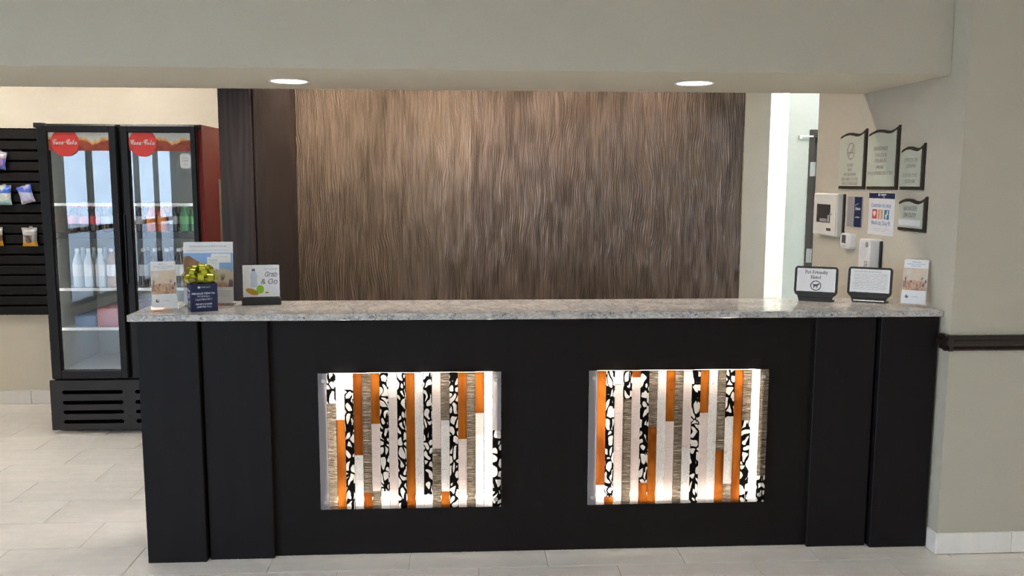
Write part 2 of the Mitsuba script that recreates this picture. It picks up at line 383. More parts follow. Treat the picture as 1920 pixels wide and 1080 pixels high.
def downlight(x, y, z, r, L, label, grp, ring=.014):
    t = thing('downlight', label, 'downlight', grp)
    part(t, 'trim_ring', lathe([(r, 0), (r+.002, -.004), (r+ring, -.005), (r+ring+.002, -.001), (r+ring, .0)], 40), 'mat_white', smooth=40, M=trimesh.transformations.translation_matrix([x, y, z]))
    m = lathe([(r, 0), (r*.9, -.006), (r*.5, -.009)], 40); m.fix_normals(); m.apply_translation([x, y, z])
    part(t, 'lens', m, 'mat_white', smooth=False, emitter=emit(L))
downlight(-.635, .49, SOF, .080, SOFFIT_LIGHT, 'round recessed downlight in the soffit above the grab and go sign', None)
downlight(1.280, .42, SOF, .080, SOFFIT_LIGHT, 'round recessed downlight in the soffit on the side of the wall plaques', None)
for x, k_, b_ in ((-.66, 1.2, .55), (.10, 1.4, .80), (.78, .4, .34), (1.42, .3, .34)):  # third one added as fill between the scallops
    scene[numbered('wall_washer_beam')] = {'type': 'spot', 'intensity': rgb(*[v*b_ for v in WASH]), 'cutoff_angle': 29, 'beam_width': 8,
        'to_world': T().look_at(origin=[x, 1.30, 2.67], target=[x, 2.0, 2.06], up=[1, 0, 0])}
    downlight(x, 1.30, 2.7, .035, [v*k_ for v in SPOT_LIGHT], 'small wall-washing downlight above the textured panel, %s from the wood partition' % {-.66: 'first', .10: 'second', .78: 'third', 1.42: 'fourth'}[x], 'wall washers above the textured panel')

# ------------------------------------------------------------------ wing wall and textured panel
w = thing('wood_clad_partition', 'dark stained wood clad partition with a ribbed flank beside the textured panel', 'partition')
part(w, 'end_board', bx(-1.075, -.912, .868, .892, 0, 2.70, .004), 'mat_wing')
part(w, 'core', bx(-1.066, -.912, .892, 2.03, 0, 2.70), 'mat_rib')
for k in range(30):
    y = .905+k*.0305
    part(w, 'rib', bx(-.912, -.898, y, y+.021, 0, 2.70, .005), 'mat_rib')
part(w, 'flank_board', bx(-.912, -.900, 1.83, 1.99, 0, 2.70, .002), 'mat_wing')

def smooth01(a, b, x):
    t = np.clip((x-a)/(b-a), 0, 1); return t*t*(3-2*t)
def wave_panel(x0, x1):
    z0, z1 = .10, 2.70
    nx, nz = int((x1-x0)/.0031), 300
    X, Z = np.meshgrid(np.linspace(x0, x1, nx), np.linspace(z0, z1, nz))
    S = lambda a, b, c: np.stack([X*a, Z*b, X*0+c], -1)
    warp = .10*(meshkit.fbm(S(3.4, 1.9, 0), 2, 1)-.5)+.020*(meshkit.noise(S(13, 5.5, 2), 5)-.5)
    ph = (X+warp)/.0132+1.1*(meshkit.noise(S(24, 9, 5), 9)-.5)
    amp = smooth01(.25, .75, meshkit.noise(S(34, 7.5, 3), 8))*.9+.25
    h = (.5+.5*np.sin(2*np.pi*ph))**1.4*amp
    h2 = meshkit.noise(np.stack([(X+warp*1.5)*80, Z*15, X*0+11], -1), 3)
    Y = 2.006-.0085*h-.0060*h2
    v = np.stack([X, Y, Z], -1).reshape(-1, 3)
    i, j = np.meshgrid(np.arange(nz-1), np.arange(nx-1), indexing='ij'); a = (i*nx+j).ravel()
    f = np.vstack([np.stack([a, a+1, a+nx+1], -1), np.stack([a, a+nx+1, a+nx], -1)])
    return trimesh.Trimesh(v, f, process=False)
wp = thing('textured_wall_panel', 'large bronze brown wall panel with rippled vertical relief behind the counter', 'wall panel')
part(wp, 'rippled_face', wave_panel(-.898, .235), 'mat_wave', smooth=True)
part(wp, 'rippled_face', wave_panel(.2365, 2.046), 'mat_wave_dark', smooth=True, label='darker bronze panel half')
part(wp, 'backing', bx(-.898, 2.046, 2.008, 2.028, .10, 2.70), 'mat_wave')

# ------------------------------------------------------------------ reception counter
c = thing('reception_counter', 'black-brown wooden reception counter with stepped pilasters and two lit inserts', 'counter')
P1 = (-.452, .345, .226, .841); P2 = (.732, 1.541, .226, .841)         # the lit panels
O1 = (-.414, .318, .247, .833); O2 = (.771, 1.508, .247, .833)         # the openings behind them
face = sbox(-.662, 0, 1.752, 1.075)
for o in (O1, O2): face = face.difference(sbox(o[0], o[2], o[1], o[3]))
m = ext(face, .02); m.apply_transform(frame((0, .05, 0), (1, 0, 0), (0, 0, 1)))
part(c, 'front_board', m, 'mat_espresso_front')
for x0, x1, y in ((-1.205, -.951, -.020), (-.943, -.662, .002), (1.752, 2.028, .004), (2.040, 2.303, -.018)):
    part(c, 'pilaster', bx(x0, x1, y, .06, 0, 1.075, .003), 'mat_espresso')
part(c, 'carcass', cat_([bx(-1.195, -1.175, .06, .36, 0, 1.075), bx(-1.175, 2.30, .34, .36, 0, 1.075), bx(-1.19, -.70, .052, .06, .0, 1.075), bx(1.79, 2.30, .052, .06, 0, 1.075)]), 'mat_espresso')
single('countertop', bx(-1.238, 2.312, -.034, .388, 1.076, 1.105, .003), 'mat_granite', 'speckled white and grey granite slab on the reception counter', 'countertop')

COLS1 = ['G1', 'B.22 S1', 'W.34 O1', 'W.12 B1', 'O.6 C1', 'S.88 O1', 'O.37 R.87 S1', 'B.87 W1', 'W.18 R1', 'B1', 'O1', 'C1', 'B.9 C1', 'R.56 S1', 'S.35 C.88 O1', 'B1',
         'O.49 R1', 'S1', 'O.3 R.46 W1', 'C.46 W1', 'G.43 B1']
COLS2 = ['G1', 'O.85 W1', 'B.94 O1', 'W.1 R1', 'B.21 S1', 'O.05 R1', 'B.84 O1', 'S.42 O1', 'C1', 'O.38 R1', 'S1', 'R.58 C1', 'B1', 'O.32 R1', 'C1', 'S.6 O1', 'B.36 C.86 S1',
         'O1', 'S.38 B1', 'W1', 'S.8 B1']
def lit_panel(P, O, cols, label):
    t = thing('lit_panel', label, 'light panel')
    # recessed box, darkened inside to dim the middle, with LED bars along its four walls
    x0, x1, z0, z1 = O; yb = .150
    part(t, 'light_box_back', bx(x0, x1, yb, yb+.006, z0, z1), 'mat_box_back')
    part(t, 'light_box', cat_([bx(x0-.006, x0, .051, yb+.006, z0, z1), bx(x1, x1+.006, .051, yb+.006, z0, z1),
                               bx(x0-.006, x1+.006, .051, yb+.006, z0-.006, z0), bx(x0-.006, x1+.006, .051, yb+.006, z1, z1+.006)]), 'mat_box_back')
    for b in (bx(x0+.001, x0+.007, .050, .058, z0+.01, z1-.01), bx(x1-.007, x1-.001, .050, .058, z0+.01, z1-.01),
              bx(x0+.01, x1-.01, .050, .058, z0+.001, z0+.007), bx(x0+.01, x1-.01, .050, .058, z1-.007, z1-.001)):
        part(t, 'led_bar', b, 'mat_white', emitter=emit(LED_LIGHT))
    n = len(cols); wd = (P[1]-P[0])/n; yf = -.010; H = P[3]-P[2]
    for k, col in enumerate(cols):
        a, b, v0 = P[0]+k*wd+.0006, P[0]+(k+1)*wd-.0006, 0.0
        for tok in col.split():
            v1 = float(tok[1:]); zt, zb = P[3]-H*v0-.0005, P[3]-H*v1+.0005
            d = .004
            v = np.array([[a, yf, zb], [b, yf, zb], [b, yf, zt], [a, yf, zt], [a, yf+d, zb], [b, yf+d, zb], [b, yf+d, zt], [a, yf+d, zt]])
            f = [[0, 1, 2], [0, 2, 3], [0, 4, 5], [0, 5, 1], [1, 5, 6], [1, 6, 2], [2, 6, 7], [2, 7, 3], [3, 7, 4], [3, 4, 0]]
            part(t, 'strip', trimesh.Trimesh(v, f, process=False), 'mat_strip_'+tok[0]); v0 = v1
    for sx in (P[0]+.024, P[1]-.024):
        for sz in (P[2]+.034, P[3]-.034):
            mm = lathe([(.0045, 0), (.0045, .034), (.0095, .034), (.0105, .036), (.0105, .042), (.008, .0445)], 18)
            mm.apply_transform(frame((sx, .030, sz), (1, 0, 0), (0, 0, 1)))
            part(t, 'standoff', mm, 'mat_steel', smooth=40)
lit_panel(P1, O1, COLS1, 'backlit amber, black and white strip panel in the counter, nearer the drinks cooler')
lit_panel(P2, O2, COLS2, 'backlit amber, black and white strip panel in the counter, nearer the chair rail')

# ------------------------------------------------------------------ drinks cooler
def script_logo(w):
    g = glyphs('Coca-Cola', .03, 'script'); b = g.bounds; s = w/(b[2]-b[0])
    return affinity.translate(affinity.scale(g, s, s*1.55, origin=(0, 0)), -w/2-b[0]*s, -(b[1]+b[3])/2*s*1.55).buffer(.0003)
CX0, CX1, CY, CZ = -2.535, -1.512, 2.0, 2.028
k = thing('drinks_cooler', 'tall black two-door glass drinks cooler with red sides and red disc signs', 'cooler')
part(k, 'cabinet', cat_([bx(CX0, CX0+.03, CY+.05, 2.72, .36, CZ, .003), bx(CX0, CX1-.004, CY+.05, 2.72, CZ-.035, CZ, .003), bx(CX0, CX1-.004, 2.69, 2.72, .02, CZ, .003),
                         bx(CX0, CX1-.004, CY+.05, 2.69, .345, .40), bx(CX0-.012, CX0+.05, CY+.0, CY+.06, 2.0, CZ+.004, .006)]), 'mat_black')
part(k, 'side_panel', bx(CX1-.03, CX1, CY+.055, 2.72, .05, CZ, .003), 'mat_red', label='red painted side')
part(k, 'side_panel', bx(CX0, CX0+.03, CY+.055, 2.72, .05, .36, .003), 'mat_black')
part(k, 'liner', cat_([bx(CX0+.03, CX0+.036, CY+.055, 2.69, .40, CZ-.035), bx(CX1-.036, CX1-.03, CY+.055, 2.69, .40, CZ-.035), bx(CX0+.03, CX1-.03, 2.684, 2.69, .40, CZ-.035),
                       bx(CX0+.03, CX1-.03, CY+.055, 2.69, .40, .406), bx(CX0+.03, CX1-.03, CY+.055, 2.69, CZ-.041, CZ-.035)]), 'mat_liner', label='pale grey inside')
XM = -2.023
part(k, 'mullion', bx(XM-.035, XM+.035, CY+.047, CY+.085, .40, CZ-.04), 'mat_black')
for x, nx in ((XM-.034, 0), (XM+.034, 0), (CX0+.036, 0), (CX1-.06, 0)):
    part(k, 'lamp_tube', tube([(x, CY+.054, .48), (x, CY+.054, 1.84)], .005), 'mat_white', emitter=emit(COOLER_LIGHT))
def splash(xo):
    def fn(p, n, uv):
        x = p.x-xo; z = p.z-1.855
        e = .072+.018*(fbm(x*26, z*20, 2.0)-.5)*2+.006*dr.sin(x*40)
        c_ = mix((0.20, 0.022, 0.010), (0.42, 0.07, 0.02), fbm(x*40, z*60, 5.0))
        c_ = mix(c_, (0.75, 0.42, 0.12), smoothstep(-.020, -.004, z-e))
        return mix(c_, (0.80, 0.80, 0.74), smoothstep(-.004, .010, z-e))
    return fn
mat('mat_splash_0', splash(-2.46), 0.4, 0.4); mat('mat_splash_1', splash(-1.96), 0.4, 0.4)
for di, (x0, x1, sl, sr) in enumerate(((-2.530, -2.034, .068, .050), (-2.012, -1.534, .052, .038))):
    d = part(k, 'door', None or cat_([bx(x0, x0+sl, CY, CY+.045, .365, 2.02, .007), bx(x1-sr, x1, CY, CY+.045, .365, 2.02, .007),
                               bx(x0+sl-.01, x1-sr+.01, CY+.001, CY+.044, 1.972, 2.02, .007), bx(x0+sl-.01, x1-sr+.01, CY+.001, CY+.044, .365, .425, .007)]), 'mat_black_satin', label='black framed glass door')
    gx0, gx1 = x0+sl, x1-sr
    q = trimesh.Trimesh([[gx0, CY+.022, .425], [gx1, CY+.022, .425], [gx1, CY+.022, 1.972], [gx0, CY+.022, 1.972]], [[0, 1, 2], [0, 2, 3]], process=False)
    part(d, 'glass', q, 'mat_glass')
    part(k, 'header_sign', bx(gx0, gx1, CY+.012, CY+.018, 1.857, 1.972), 'mat_splash_%d' % di, label='splash picture across the top of the door')
    cx = (-2.358, -1.872)[di]
    disc = Point(0, 0).buffer(.088, quad_segs=20).intersection(sbox(-1, -1, 1, .064))
    m = ext(disc, .003); m.apply_transform(frame((cx, CY+.012, 1.908), (1, 0, 0), (0, 0, 1)))
    hs = 'drinks_cooler__header_sign'+('' if di == 0 else '_001')
    part(hs, 'disc', m, 'mat_disc', label='red disc with white script lettering')
    m = ext(script_logo(.150), .0012); m.apply_transform(frame((cx, CY+.009, 1.912), (1, 0, 0), (0, 0, 1)))
    part(hs, 'lettering', m, 'mat_white')
    part(d, 'handle', bx(x1-.012 if di == 0 else x0+.001, x1-.001 if di == 0 else x0+.012, CY-.012, CY+.002, 1.0, 1.45, .004), 'mat_black')
mat('mat_bright', (0.93, 0.93, 0.93), .4, .4)
m = ext(rrect(.068, .098, .02), .0015); m.apply_transform(frame((-1.645, CY+.021, 1.745), (1, 0, 0), (0, 0, 1)))
part(k, 'sticker', m, 'mat_bright', label='white rounded sticker on the glass')
m = ext(union_all([centred('OPEN', .034, .065, .008), centred('COLD', .034, .045, .010), centred('24h', .034, .025, .008)]), .0006); m.apply_transform(frame((-1.645, CY+.0195, 1.745), (1, 0, 0), (0, 0, 1)))
part('drinks_cooler__sticker', 'lettering', m, 'mat_ink_faint')
# base grille with rows of slots
g = sbox(0, 0, CX1-CX0+.022, .335)
slots = [LineString([(.09, z), (.455, z)]).buffer(.013, quad_segs=4) for z in (.255, .185, .120, .055)]+[LineString([(.56, z), (.93, z)]).buffer(.013, quad_segs=4) for z in (.255, .185, .120, .055)]
m = ext(g.difference(union_all(slots)), .02); m.apply_transform(frame((CX0-.012, CY+.022, .022), (1, 0, 0), (0, 0, 1)))
part(k, 'base_grille', m, 'mat_grille', label='slotted charcoal base grille')
part(k, 'base', bx(CX0, CX1-.01, CY+.06, 2.70, .012, .345), 'mat_void')
for x in (CX0+.1, CX1-.1):
    part(k, 'foot', lathe([(.028, 0), (.028, .006), (.015, .012)], 16), 'mat_black', M=trimesh.transformations.translation_matrix([x, CY+.16, 0]))
    part(k, 'foot', lathe([(.028, 0), (.028, .006), (.015, .012)], 16), 'mat_black', M=trimesh.transformations.translation_matrix([x, 2.6, 0]))
part(k, 'side_label', bx(CX1, CX1+.0015, 2.40, 2.47, 1.15, 1.68), 'mat_paint', label='pale paper strip taped to the red side')
SH = (1.515, 1.325, .955, .69)
for zi, z in enumerate(SH):
    for a, b in ((CX0+.04, XM-.008), (XM+.008, CX1-.04)):
        bars = [tube([(a, y, z-.004), (b, y, z-.004)], .004, 6) for y in (CY+.10, 2.38, 2.64)]+[tube([(x, CY+.10, z), (x, 2.66, z)], .0022, 5) for x in np.linspace(a+.01, b-.01, 18)]
        s = part(k, 'wire_shelf', cat_(bars), 'mat_wire', smooth=40)
        part(s, 'price_rail', bx(a+.002, b-.002, CY+.088, CY+.094, z-.036 if zi == 1 else z-.014, z+.006, .002), 'mat_black' if zi == 1 else 'mat_wire')

# bottles
def bottle_prof(h, r):
    return [(r*.72, 0), (r*.95, .006), (r, .016), (r*.97, h*.28), (r*.93, h*.34), (r*.97, h*.40), (r, h*.52), (r*.97, h*.62), (r*.78, h*.72), (r*.50, h*.82), (r*.38, h*.88), (r*.36, h*.92), (r*.30, h*.925)]
def bottle_set(h, r):
    p = bottle_prof(h, r)
    return (lathe(p, 18), lathe([(r*1.012, h*.30), (r*1.02, h*.31), (r*1.02, h*.58), (r*1.012, h*.59)], 18), lathe([(r*.42, h*.915), (r*.43, h*.92), (r*.43, h*.985), (r*.38, h)], 14))
SMALL, TALL = bottle_set(.178, .031), bottle_set(.262, .033)
PL = {}
def shape_of(m, b):
    if (id(m), b) not in PL: PL[(id(m), b)] = mikit.ply(m, b, smooth=40)
    return PL[(id(m), b)]
for nm, col in (('cola', (0.035, 0.013, 0.008)), ('orange', (0.62, 0.13, 0.02)), ('green', (0.03, 0.16, 0.065)), ('water', (0.55, 0.62, 0.66)), ('dark', (0.03, 0.028, 0.03)), ('tea', (0.30, 0.17, 0.08))):
    mat('mat_drink_'+nm, col, 0.12, 0.6, clearcoat=0.6)
for nm, col in (('red', (0.55, 0.05, 0.05)), ('orange', (0.72, 0.24, 0.05)), ('green', (0.10, 0.30, 0.13)), ('white', (0.70, 0.71, 0.72)), ('grey', (0.34, 0.35, 0.37)), ('blue', (0.035, 0.09, 0.20)), ('rust', (0.36, 0.085, 0.085))):
    mat('mat_label_'+nm, col, 0.4, 0.4)
ORD = ('first', 'second', 'third', 'fourth', 'fifth', 'sixth')
ROW = ('front', 'second', 'rear')
def bottle(set_, x, y, z, drink, lab, cap, text, grp):
    t = thing('drink_bottle', text+', %s row, %s from the snack wall side' % (ROW[row], ORD[j]), 'bottle', grp)
    tw = T().translate([x, y, z+.003])
    for nm, m, b in (('body', set_[0], 'mat_drink_'+drink), ('wrap', set_[1], 'mat_label_'+lab), ('cap', set_[2], 'mat_label_'+cap)):
        scene[t+'__'+nm] = {**shape_of(m, b), 'to_world': tw}
UP, LO = 'on dark-edged shelf', 'on third shelf'
for row in range(3):
    y = CY+.15+row*.085
    for j in range(5):
        x = -2.395+j*.070
        if j < 3: bottle(SMALL, x, y, SH[1], 'cola', 'red', 'red', 'red capped cola bottle '+UP, 'red wrapped cola bottles')
        else: bottle(SMALL, x, y, SH[1], 'cola', 'grey', 'red' if j == 3 else 'grey', 'silver wrapped bottle '+UP, 'silver wrapped bottles')
    for j, kind in enumerate(('dark', 'orange', 'orange', 'dark', 'green', 'green')):
        x = -1.962+j*.072
        if kind == 'dark': bottle(SMALL, x, y, SH[1], 'dark', 'grey', 'grey', 'black bottle '+UP, 'black drink bottles')
        elif kind == 'orange': bottle(SMALL, x, y, SH[1], 'orange', 'orange', 'orange', 'orange soda bottle '+UP, 'orange soda bottles')
        else: bottle(SMALL, x, y, SH[1], 'green', 'green', 'green', 'green soda bottle '+UP, 'green soda bottles')
for row in range(2):
    y = CY+.15+row*.09
    for j in range(5):
        x = -2.385+j*.074
        if j == 3: bottle(TALL, x, y, SH[2], 'tea', 'white', 'white', 'tall amber tea bottle '+LO, 'tall tea bottles')
        else: bottle(TALL, x, y, SH[2], 'water', 'white', 'white', 'tall clear water bottle '+LO, 'tall water bottles')
    for j in range(5):
        bottle(TALL, -1.955+j*.078, y, SH[2], 'dark', 'white' if j % 2 else 'grey', 'white', 'tall dark bottle '+LO, 'tall dark bottles')
cs = thing('drink_carton', 'blue drinks carton lying on the lowest wire shelf of the cooler', 'carton')
def carton(t, x0, x1, y0, y1, z, h, b):
    part(t, 'box', bx(x0, x1, y0, y1, z, z+h, .003), b); part(t, 'end_flap', bx(x0+.01, x1-.01, y0-.002, y0, z+.008, z+h-.008), b)
carton(cs, -2.42, -2.28, CY+.14, 2.60, SH[3]+.003, .075, 'mat_label_blue')
cs = thing('drink_carton', 'red drinks carton lying on the lowest wire shelf of the cooler beside the blue one', 'carton')
carton(cs, -2.27, -2.06, CY+.13, 2.60, SH[3]+.003, .125, 'mat_label_rust')
cs = thing('drink_carton', 'dark red drinks carton behind the brochure holder in the second cooler door', 'carton')
carton(cs, -1.95, -1.70, CY+.13, 2.50, SH[3]+.003, .12, 'mat_label_rust')

# ------------------------------------------------------------------ slat wall with snack bags
s = thing('slat_wall', 'black slatted display wall with hanging snack bags beside the drinks cooler', 'display wall')
part(s, 'backing', bx(-4.3, -2.842, 2.782, 2.80, .68, 2.04), 'mat_void')
z = .68
mat('mat_slat', espresso((0.0065, 0.0050, 0.0052), 0.3), 0.5, 0.25)
while z < 2.03:
    h = .070 if z < 1.95 else 2.04-z
    part(s, 'slat', bx(-4.3, -2.842, 2.768, 2.782, z, z+h-.009, .003), 'mat_slat'); z += .0755 if z < 1.95 else 1
def bag_fn(x0, z0, a, b, c_, d):
    def fn(p, n, uv):
        u, v = (p.x-x0)*10, (p.z-z0)*10
        k = noise(u*2.5+3, v*2.5, 4.0)
        col = mix(a, b, smoothstep(.1, .25, v+.3*(k-.5)))
        col = mix(col, c_, smoothstep(.45, .6, k)*smoothstep(-.45, -.2, v)*0.9)
        return mix(col, d, smoothstep(.28, .33, -v+.25*(k-.5)))
    return fn
BAGS = [(-3.155, 1.805, .11, .115, 8, (0.6, 0.05, 0.12), (0.55, 0.50, 0.55), (0.15, 0.2, 0.55), (0.10, 0.14, 0.45), 'red and blue snack bag on the topmost hook of the slat wall'),
        (-3.14, 1.555, .12, .13, 0, (0.55, 0.60, 0.58), (0.05, 0.14, 0.55), (0.75, 0.75, 0.72), (0.35, 0.55, 0.55), 'white snack bag with a blue header on the slat wall'),
        (-2.978, 1.56, .105, .115, -14, (0.5, 0.5, 0.72), (0.07, 0.13, 0.5), (0.55, 0.55, 0.8), (0.55, 0.52, 0.66), 'tilted blue and lilac snack bag hanging closest to the cooler'),
        (-3.215, 1.255, .11, .125, 0, (0.10, 0.05, 0.035), (0.55, 0.55, 0.55), (0.25, 0.14, 0.08), (0.72, 0.36, 0.02), 'brown and yellow snack bag cut by the edge of the view'),
        (-2.972, 1.252, .11, .125, 0, (0.10, 0.05, 0.035), (0.50, 0.50, 0.50), (0.45, 0.4, 0.38), (0.72, 0.36, 0.02), 'brown snack bag with yellow base below the tilted blue bag')]
for bi, (x, z, w_, h_, rot, a, b, c_, d, lab) in enumerate(BAGS):
    mat('mat_bag_%d' % bi, bag_fn(x, z, a, b, c_, d), 0.22, 0.6)
    n = 14; U, V = np.meshgrid(np.linspace(-1, 1, n), np.linspace(-1, 1, n))
    e = np.clip((1-U**4)*(1-V**4), 0, 1)**.6*.020
    wr = .002*np.sin(U*9+V*5)*(1-V**2)
    vs, fs = [], []
    for sg in (1, -1):
        base = len(vs)*n*n
        vs.append(np.stack([U*w_/2*(1-.10*(1-V**2)), -(sg*e+wr)-.024, V*h_/2], -1).reshape(-1, 3))
        for ii in range(n-1):
            for jj in range(n-1):
                q = base+ii*n+jj; t1, t2 = [q, q+1, q+n+1], [q, q+n+1, q+n]
                fs += [t1, t2] if sg == 1 else [t1[::-1], t2[::-1]]
    m = trimesh.Trimesh(np.vstack(vs), fs, process=False)
    R = trimesh.transformations.rotation_matrix(math.radians(rot), [0, 1, 0])
    m.apply_transform(R); m.apply_translation([x, 2.762, z])
    bk = thing('snack_bag', lab, 'snack bag')
    part(bk, 'pouch', m, 'mat_bag_%d' % bi, smooth=True)
    hm = bx(-w_/2, w_/2, -.0255, -.0235, h_/2-.003, h_/2+.012); hm.apply_transform(R); hm.apply_translation([x, 2.762, z])
    part(bk, 'hang_tab', hm, 'mat_bag_%d' % bi)
    part(s, 'peg_hook', cat_([tube([(x, 2.774, z+h_/2+.006), (x, 2.70, z+h_/2+.006), (x, 2.692, z+h_/2+.014)], .0025, 6), bx(x-.012, x+.012, 2.763, 2.769, z+h_/2-.010, z+h_/2+.02)]), 'mat_steel')

# ------------------------------------------------------------------ plaques and devices on the side wall
def wallM(y, z, d=0.0): return frame((SX-d, y, z), (0, -1, 0), (0, 0, 1))
def plaque_outline(w_, h_, inset=(0, 0, 0, 0)):
    from scipy.interpolate import CubicSpline
    cs_ = CubicSpline([0, .25, .42, .68, .86, 1], [0, .016, .0175, .007, .012, .030])
    l, r, bt, tp = inset; t = np.linspace(0, 1, 25)
    xs = l+(w_-l-r)*t
    return Polygon([(l, bt), (w_-r, bt)]+[(x, h_-tp+cs_(x/w_)) for x in xs[::-1]])
def plaque(y, z, w_, h_, label):
    t = thing('wall_plaque', label, 'wall sign')
    part(t, 'backing', ext(plaque_outline(w_, h_), .012), 'mat_plaque_edge', M=wallM(y, z))
    part(t, 'face_plate', ext(plaque_outline(w_, h_, (.003, .018, .016, .014)), .0155), 'mat_plaque', M=wallM(y, z))
    return t
def letter(t, shapes, y, z, m='mat_brown_print', d=.0155):
    part(t, 'lettering', ext(union_all(shapes), .0008), m, M=wallM(y, z, d))
p1 = plaque(1.090, 1.632, .305, .288, 'tall wavy-topped plaque with a no smoking roundel, farthest along the side wall')
ring = Point(.145, .205).buffer(.046).difference(Point(.145, .205).buffer(.040))
cig = union_all([sbox(.112, .192, .160, .201), sbox(.164, .192, .170, .201), sbox(.173, .192, .178, .201), LineString([(.166, .206), (.17, .215), (.163, .222), (.168, .232)]).buffer(.0025), LineString([(.113, .173), (.177, .237)]).buffer(.003)])
letter(p1, [ring, cig, centred('PLEASE', .145, .122, .015), centred('NOTE', .145, .098, .014), centred('NO SMOKING', .145, .071, .016), centred('ALLOWED IN THE', .145, .046, .017, width=.2), centred('GUEST ROOMS', .145, .022, .017, width=.19)], 1.090, 1.632)
p2 = plaque(.750, 1.632, .310, .285, 'largest wavy-topped plaque with five lines of lettering, between two other plaques')
letter(p2, [centred('EMERGENCY', .145, .198, .018, width=.15, bold=True), centred('PRESS 0', .145, .166, .019, width=.12), centred('FROM A', .145, .137, .019, width=.115), centred('PHONE', .145, .105, .017), centred('YOUR EMERGENCY 911', .148, .074, .018, width=.27)], .750, 1.632)
p3 = plaque(.403, 1.633, .205, .187, 'smaller wavy-topped check in and check out plaque nearest the front wall')
letter(p3, [centred('CHECK IN', .098, .133, .017, width=.115), centred('3:00 PM', .098, .105, .017, width=.085), centred('CHECK OUT', .098, .061, .017, width=.13), centred('11:00 AM', .098, .033, .017, width=.09)], .403, 1.633)
p4 = plaque(.400, 1.438, .245, .136, 'wavy-topped manager on duty plaque with a white name slot')
letter(p4, [centred('MANAGER', .115, .098, .021, bold=True, width=.12), centred('ON DUTY', .115, .066, .021, bold=True, width=.115)], .400, 1.438, 'mat_ink_soft')
part(p4, 'name_slot', ext(sbox(.018, .026, .212, .055), .0012), 'mat_white', M=wallM(.400, 1.438, .0155))

t = thing('fitness_poster', 'white poster with navy header and three coloured exercise pictures', 'poster')
PY, PZ, PW, PH = .730, 1.400, .272, .215
part(t, 'sheet', ext(sbox(0, 0, PW, PH), .003), 'mat_card', M=wallM(PY, PZ))
part(t, 'header_band', ext(sbox(.001, PH-.028, PW-.001, PH-.001), .0008), 'mat_navy', M=wallM(PY, PZ, .003))
letter(t, [centred('COMFORT', .155, PH-.014, .0085, bold=True), Point(.108, PH-.010).buffer(.007), centred('INN', .16, PH-.024, .006)], PY, PZ, 'mat_white', .0038)
letter(t, [centred('Exercise on stay', .135, PH-.073, .021, width=.205), centred('Work out, Stay fit', .137, .052, .020, width=.2)], PY, PZ, 'mat_ink_blue', .003)
letter(t, [sbox(.06, .030, .215, .0315), sbox(.075, .021, .20, .0225)], PY, PZ, 'mat_ink_faint', .003)
mat('mat_tan', (0.55, 0.30, 0.14), .5, .3); mat('mat_teal', (0.05, 0.17, 0.33), .5, .3); mat('mat_brick', (0.48, 0.06, 0.06), .5, .3)
for q, (x, b) in enumerate(((.045, 'mat_brick'), (.108, 'mat_tan'), (.172, 'mat_teal'))):
    pk = part(t, 'picture', ext(sbox(x, .082, x+.048, .130), .0008), b, M=wallM(PY, PZ, .003))
    if q == 0: g = union_all([Point(x+.017, .113).buffer(.009), Point(x+.031, .113).buffer(.009), Polygon([(x+.008, .110), (x+.040, .110), (x+.024, .090)])])
    elif q == 1: g = union_all([Point(x+.024, .121).buffer(.005), LineString([(x+.024, .117), (x+.026, .100), (x+.022, .086)]).buffer(.004), LineString([(x+.024, .110), (x+.032, .103)]).buffer(.002)])
    else: g = union_all([Point(x+.034, .122).buffer(.005), LineString([(x+.032, .116), (x+.026, .104), (x+.014, .100)]).buffer(.004), LineString([(x+.026, .104), (x+.020, .086)]).buffer(.004), LineString([(x+.032, .114), (x+.040, .108)]).buffer(.003)])
    part(pk, 'pictogram', ext(g, .0008), 'mat_white', M=wallM(PY, PZ, .0038))

t = thing('reward_poster', 'narrow framed print, half grey and half navy with white script', 'poster')
part(t, 'backing', ext(sbox(0, 0, .172, .162), .006), 'mat_grey', M=wallM(.976, 1.428))
part(t, 'navy_half', ext(sbox(.088, 0, .172, .162), .001), 'mat_navy', M=wallM(.976, 1.428, .006))
letter(t, [centred('Choice', .13, .092, .014, 'italic'), LineString([(.095, .112), (.108, .120), (.135, .128)]).buffer(.0013), centred('privileges', .13, .050, .008)], .976, 1.428, 'mat_white', .007)

t = thing('alarm_panel', 'cream metal alarm panel with a dark window and small lock on the side wall', 'alarm panel')
A = (1.345, 1.362)
m = bx(0, .318, 0, .243, 0, .042, .004)
part(t, 'housing', m, 'mat_offwhite', M=wallM(*A))
part(t, 'back_plate', bx(.005, .334, -.002, .240, 0, .010, .001), 'mat_black', M=wallM(*A))
part(t, 'door', bx(.006, .312, .006, .237, .042, .046, .002), 'mat_offwhite', M=wallM(*A))
wn = part(t, 'window', bx(.055, .240, .075, .180, .046, .0472), 'mat_screen', M=wallM(*A))
part(wn, 'display', bx(.10, .20, .080, .098, .0472, .0478), 'mat_grey', M=wallM(*A))
part(wn, 'indicator', bx(.208, .235, .078, .12, .0472, .0478), 'mat_label_grey', M=wallM(*A))
part(wn, 'indicator', bx(.068, .072, .12, .165, .0472, .0478), 'mat_red', M=wallM(*A))
part(t, 'lock', lathe([(.008, 0), (.008, .008), (.005, .010)], 14), 'mat_steel', M=wallM(*A) @ trimesh.transformations.translation_matrix([.256, .126, .046]))
part(t, 'name_label', bx(.195, .255, .030, .045, .046, .0466), 'mat_ink', M=wallM(*A))

